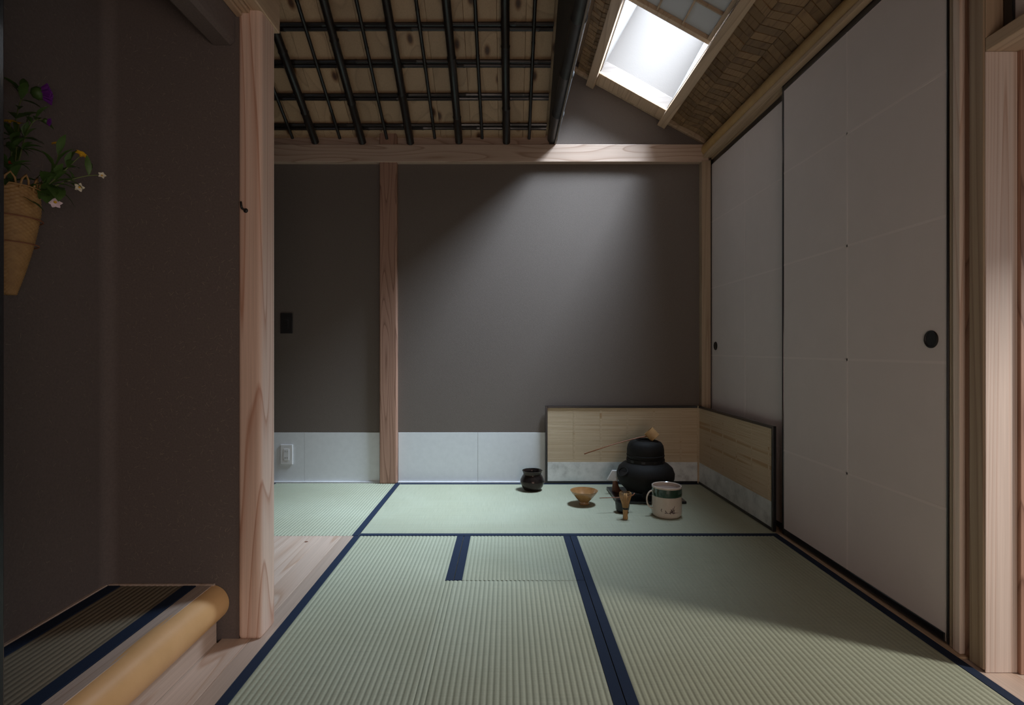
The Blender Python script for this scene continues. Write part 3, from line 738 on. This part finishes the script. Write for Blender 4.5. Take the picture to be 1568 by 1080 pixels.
# water jar
JX, JY = .798, 2.70
ja = root('water_jar', 'cream water jar with dark green rim, side handle and ink plant', 'jar', (JX, JY, .0014))
B().lathe([(0, .003), (.060, .003), (.063, 0), (.067, .003), (.0725, .012), (.0735, .022), (.0725, .060), (.0718, .102)], 64).out('body', 'cream', ja, smooth='auto')
gb = B().lathe([(.0719, .102), (.0735, .1035), (.0745, .108), (.0738, .128), (.0728, .142)], 64).out('glaze_band', 'green', ja, smooth='auto'); tag(gb, 'dark green glazed band')
ri = B().lathe([(.0728, .142), (.0735, .147), (.0728, .1505), (.070, .1515), (.0665, .149), (.066, .140), (.066, .112)], 64).out('rim', 'cream', ja, smooth='auto')
ld = B().lathe([(0, .134), (.012, .134), (.060, .133), (.0655, .131), (.0655, .126), (0, .126)], 48).out('lid', 'jar_inside', ja, smooth='auto'); tag(ld, 'sunken brownish lid')
hp = []
for k in range(15):
    a = math.radians(80 + 200 * k / 14)
    hp.append((-.0715 + .040 * math.cos(a) * .72, -.002, .080 + .044 * math.sin(a)))
hd = B().tube(hp, .0038, 10).out('handle', 'cream', ja, smooth=True)
b = B()
def stroke(pts, w0, w1):
    """ink stroke on the jar wall: (angle offset deg, height)."""
    n = len(pts)
    fl = []
    for i, (a, z) in enumerate(pts):
        r = .0731; an = math.radians(-90 - 17 + a)
        fl.append((r * math.cos(an), r * math.sin(an), z))
    b.tube(fl, [w0 + (w1 - w0) * i / (n - 1) for i in range(n)], 5)
for s_ in ([(10, .030), (18, .033), (27, .036)], [(14, .026), (19, .040), (23, .052)], [(20, .030), (25, .045), (29, .060)], [(12, .036), (20, .038), (30, .044)], [(22, .029), (32, .031), (44, .029)],
           [(16, .046), (20, .036), (24, .027)], [(-2, .040), (2, .032), (8, .029)], [(-14, .046), (-16, .038), (-12, .032)], [(-4, .030), (12, .028)], [(26, .028), (28, .044)]):
    stroke([(a * 1.15 - 2, .026 + (z - .026) * 1.15) for a, z in s_], .0021, .0008)
tag(b.out('plant_motif', 'ink', ja), 'brown ink sketch of a plant')

# ================================================================== BASKET AND FLOWERS
BX, BY = -1.092, 1.172
bk = root('hanging_basket', 'tapering tan cane flower basket hung on the alcove wall', 'basket', (BX, BY, .952))
rows = 56; pr = []
for i in range(rows * 2 + 1):
    t = i / (rows * 2)
    r = .0175 + (.062 - .0175) * (1 - (1 - t) ** 1.6) if t < .8 else .0175 + (.062 - .0175) * (1 - .2 ** 1.6) * (1 - .06 * ((t - .8) / .2) ** 2)
    pr.append((r, t * .232))
NS = 22
def weave_fn(r, z, a):
    row = int(z / .232 * rows); ph = math.pi * (row % 2)
    f = (z / .232 * rows) % 1.0
    return r + .0011 * math.sin(NS * a / 2 * 2 + ph) * 1.0 + .0009 * math.sin(math.pi * f)
B().lathe([(0, 0)] + pr, 132, fn=weave_fn).out('woven_body', 'basket', bk, smooth=True)
for z, r_ in ((.11, .054), (.165, .061), (.232, .0605)):
    pts = [(r_ * 1.03 * math.cos(2 * math.pi * k / 36), r_ * 1.03 * math.sin(2 * math.pi * k / 36), z) for k in range(38)]
    B().tube(pts, .0016, 6, cap=False).out('band', 'bam_red' if z < .2 else 'basket', bk, smooth=True)
for k in range(14):
    a = 2 * math.pi * k / 14; a2 = a + .42
    P_ = lambda an, r, z: (r * math.cos(an), r * math.sin(an), z)
    B().tube([P_(a, .060, .225), P_(a + .06, .062, .245), P_(a + .20, .060, .256), P_(a + .34, .056, .246), P_(a2, .052, .225)], .0022, 6).out('rim_loop', 'basket', bk, smooth=True)
B().tube([(-.052, 0, .20), (-.058, 0, .23), (-.060, 0, .25)], .003, 8).out('hanger', 'dark', bk, smooth=True)

def at(px, py, Y): return Vector(((px - 777) / 825 * Y, Y, .833 + (535 - py) / 825 * Y))
BASE = Vector((BX + .01, BY, 1.172))
def leaf_bm(b, p, d, L, W, up=Vector((0, 0, 1))):
    p = Vector(p); d = Vector(d).normalized(); s = d.cross(up)
    s = s.normalized() if s.length > 1e-4 else Vector((1, 0, 0)); n = s.cross(d)
    prof = [(0, .04), (.2, .6), (.45, 1), (.7, .75), (.88, .35), (1, .02)]
    mid = [p + d * (L * t) + n * (L * (.16 * math.sin(t * 2.6))) for t, _ in prof]
    l = [m - s * (W * k / 2) + n * W * k * .12 for m, (_, k) in zip(mid, prof)]; r_ = [m + s * (W * k / 2) + n * W * k * .12 for m, (_, k) in zip(mid, prof)]
    vm = [b.bm.verts.new(q) for q in mid]; vl = [b.bm.verts.new(q) for q in l]; vr = [b.bm.verts.new(q) for q in r_]
    for i in range(len(prof) - 1):
        b.bm.faces.new([vm[i], vm[i + 1], vl[i + 1], vl[i]]); b.bm.faces.new([vm[i + 1], vm[i], vr[i], vr[i + 1]])
def plant(name, label, cat, tip, bend, leaves, bloom, group=None):
    r = root(name, label, cat, tuple(BASE)); tip = Vector(tip) - BASE; mid = Vector(bend) - BASE
    start = Vector((random.uniform(-.02, .02), random.uniform(-.02, .02), -.05))
    pts = []
    for k in range(11):
        t = k / 10; pts.append(start * (1 - t) ** 2 + mid * 2 * t * (1 - t) + tip * t * t)
    B().tube(pts, [.0016 - .0006 * k / 10 for k in range(11)], 6).out('stem', 'stem', r, smooth=True)
    for (t, dv, L, W) in leaves:
        b = B(); i = min(10, max(0, int(t * 10))); leaf_bm(b, pts[i], dv, L, W); b.out('leaf', 'leaf', r, smooth=True)
    bloom(r, tip, (pts[-1] - pts[-2]).normalized())
    return r
def thistle(R):
    def f(r, tip, d):
        m = d.to_track_quat('Z', 'Y').to_matrix().to_4x4(); m.translation = tip
        o = B().lathe([(0, -R * .2), (R * .5, 0), (R * .75, R * .5), (R * .62, R * .95), (0, R)], 16).out('calyx', 'leaf', r, smooth=True); o.matrix_local = m
        b = B(); rnd = random.Random(3)
        for k in range(90):
            a = rnd.uniform(0, 6.283); q = rnd.random() ** .5
            p0 = Vector((math.cos(a) * q * R * .55, math.sin(a) * q * R * .55, R * .8)); p1 = Vector((math.cos(a) * q * R * 1.15, math.sin(a) * q * R * 1.15, R * (1.9 - .35 * q)))
            b.tube([p0, p1], [R * .07, R * .09], 4)
        o = b.out('bloom', 'purple', r); o.matrix_local = m; tag(o, 'purple tufted bloom', kind='stuff')
    return f
def daisy(R, matn, n=6, facing=(0.5, -0.5, .6)):
    def f(r, tip, d):
        d = Vector(facing).normalized()
        q = d.to_track_quat('Z', 'Y').to_matrix()
        for k in range(n):
            a = 2 * math.pi * k / n; dv = q @ Vector((math.cos(a), math.sin(a), .18)); b = B()
            leaf_bm(b, tip, dv, R, R * .75, d); b.out('petal', matn, r, smooth=True)
        o = B().lathe([(0, 0), (R * .22, R * .05), (R * .2, R * .22), (0, R * .3)], 12).out('flower_centre', 'yellow', r, smooth=True)
        m = q.to_4x4(); m.translation = tip; o.matrix_local = m
    return f
LV = [(.3, (.3, -.4, .5), .05, .02), (.5, (.6, -.2, .2), .05, .018), (.7, (.2, -.5, .3), .045, .016)]
def lv(n, seed, L=.05, W=.02):
    rn = random.Random(seed); n = int(n * 1.8)
    return [(rn.uniform(.25, .9), (rn.uniform(-.3, .9), rn.uniform(-.8, .6), rn.uniform(-.5, .9)), L * rn.uniform(.6, 1.2), W * rn.uniform(.7, 1.2)) for _ in range(n)]
plant('thistle', 'large purple thistle, topmost bloom over the hanging basket', 'flower', at(49, 142, 1.22), at(16, 128, 1.20), lv(9, 1, .045, .016), thistle(.020))
plant('thistle', 'small nodding thistle bud with a purple tip below the large thistle', 'flower', at(66, 184, 1.21), at(35, 165, 1.19), lv(8, 2, .04, .014), thistle(.008))
plant('yellow_flower', 'yellow flower high at the left over the basket rim', 'flower', at(15, 188, 1.18), at(25, 235, 1.18), lv(5, 3, .04, .015), daisy(.013, 'yellow', 6, (.2, -.5, .8)))
plant('yellow_flower', 'yellow-green flower bud right of the high yellow flower', 'flower', at(29, 190, 1.19), at(24, 240, 1.19), lv(6, 4, .05, .018), daisy(.011, 'yellow', 5, (.2, -.3, .9)))
plant('yellow_flower', 'yellow flower on an upright stalk above the leafy sprays', 'flower', at(89, 222, 1.22), at(95, 262, 1.21), lv(6, 5, .06, .016), daisy(.014, 'yellow', 6, (.1, -.55, .8)))
plant('yellow_flower', 'tilted yellow flower nearest the alcove corner', 'flower', at(124, 238, 1.24), at(95, 265, 1.22), lv(5, 6, .055, .015), daisy(.014, 'yellow', 6, (.7, -.3, .6)))
plant('white_flower', 'tiny pale blossom at the far tip of the longest spray', 'flower', at(156, 269, 1.27), at(110, 262, 1.23), lv(5, 8, .05, .013), daisy(.009, 'white_bloom', 5, (.6, -.6, .2)))
plant('white_flower', 'small cream blossom hanging under the longest spray', 'flower', at(122, 287, 1.25), at(105, 250, 1.22), lv(4, 9, .045, .013), daisy(.011, 'white_bloom', 5, (.4, -.8, -.2)))
plant('pink_flower', 'pinkish white drooping blossom under a broad leaf beside the basket', 'flower', at(85, 309, 1.22), at(75, 235, 1.20), [(.75, (.5, -.2, -.9), .055, .04), (.8, (.15, -.4, -.9), .05, .04), (.5, (.6, -.3, .1), .05, .03), (.85, (.6, -.2, -.3), .035, .03)], daisy(.015, 'pink_bloom', 6, (.3, -.7, -.6)))
plant('red_flower', 'little red blossom low at the basket rim', 'flower', at(13, 252, 1.14), at(10, 270, 1.15), lv(7, 11, .06, .022), daisy(.009, 'red_bloom', 5, (.2, -.8, .4)))
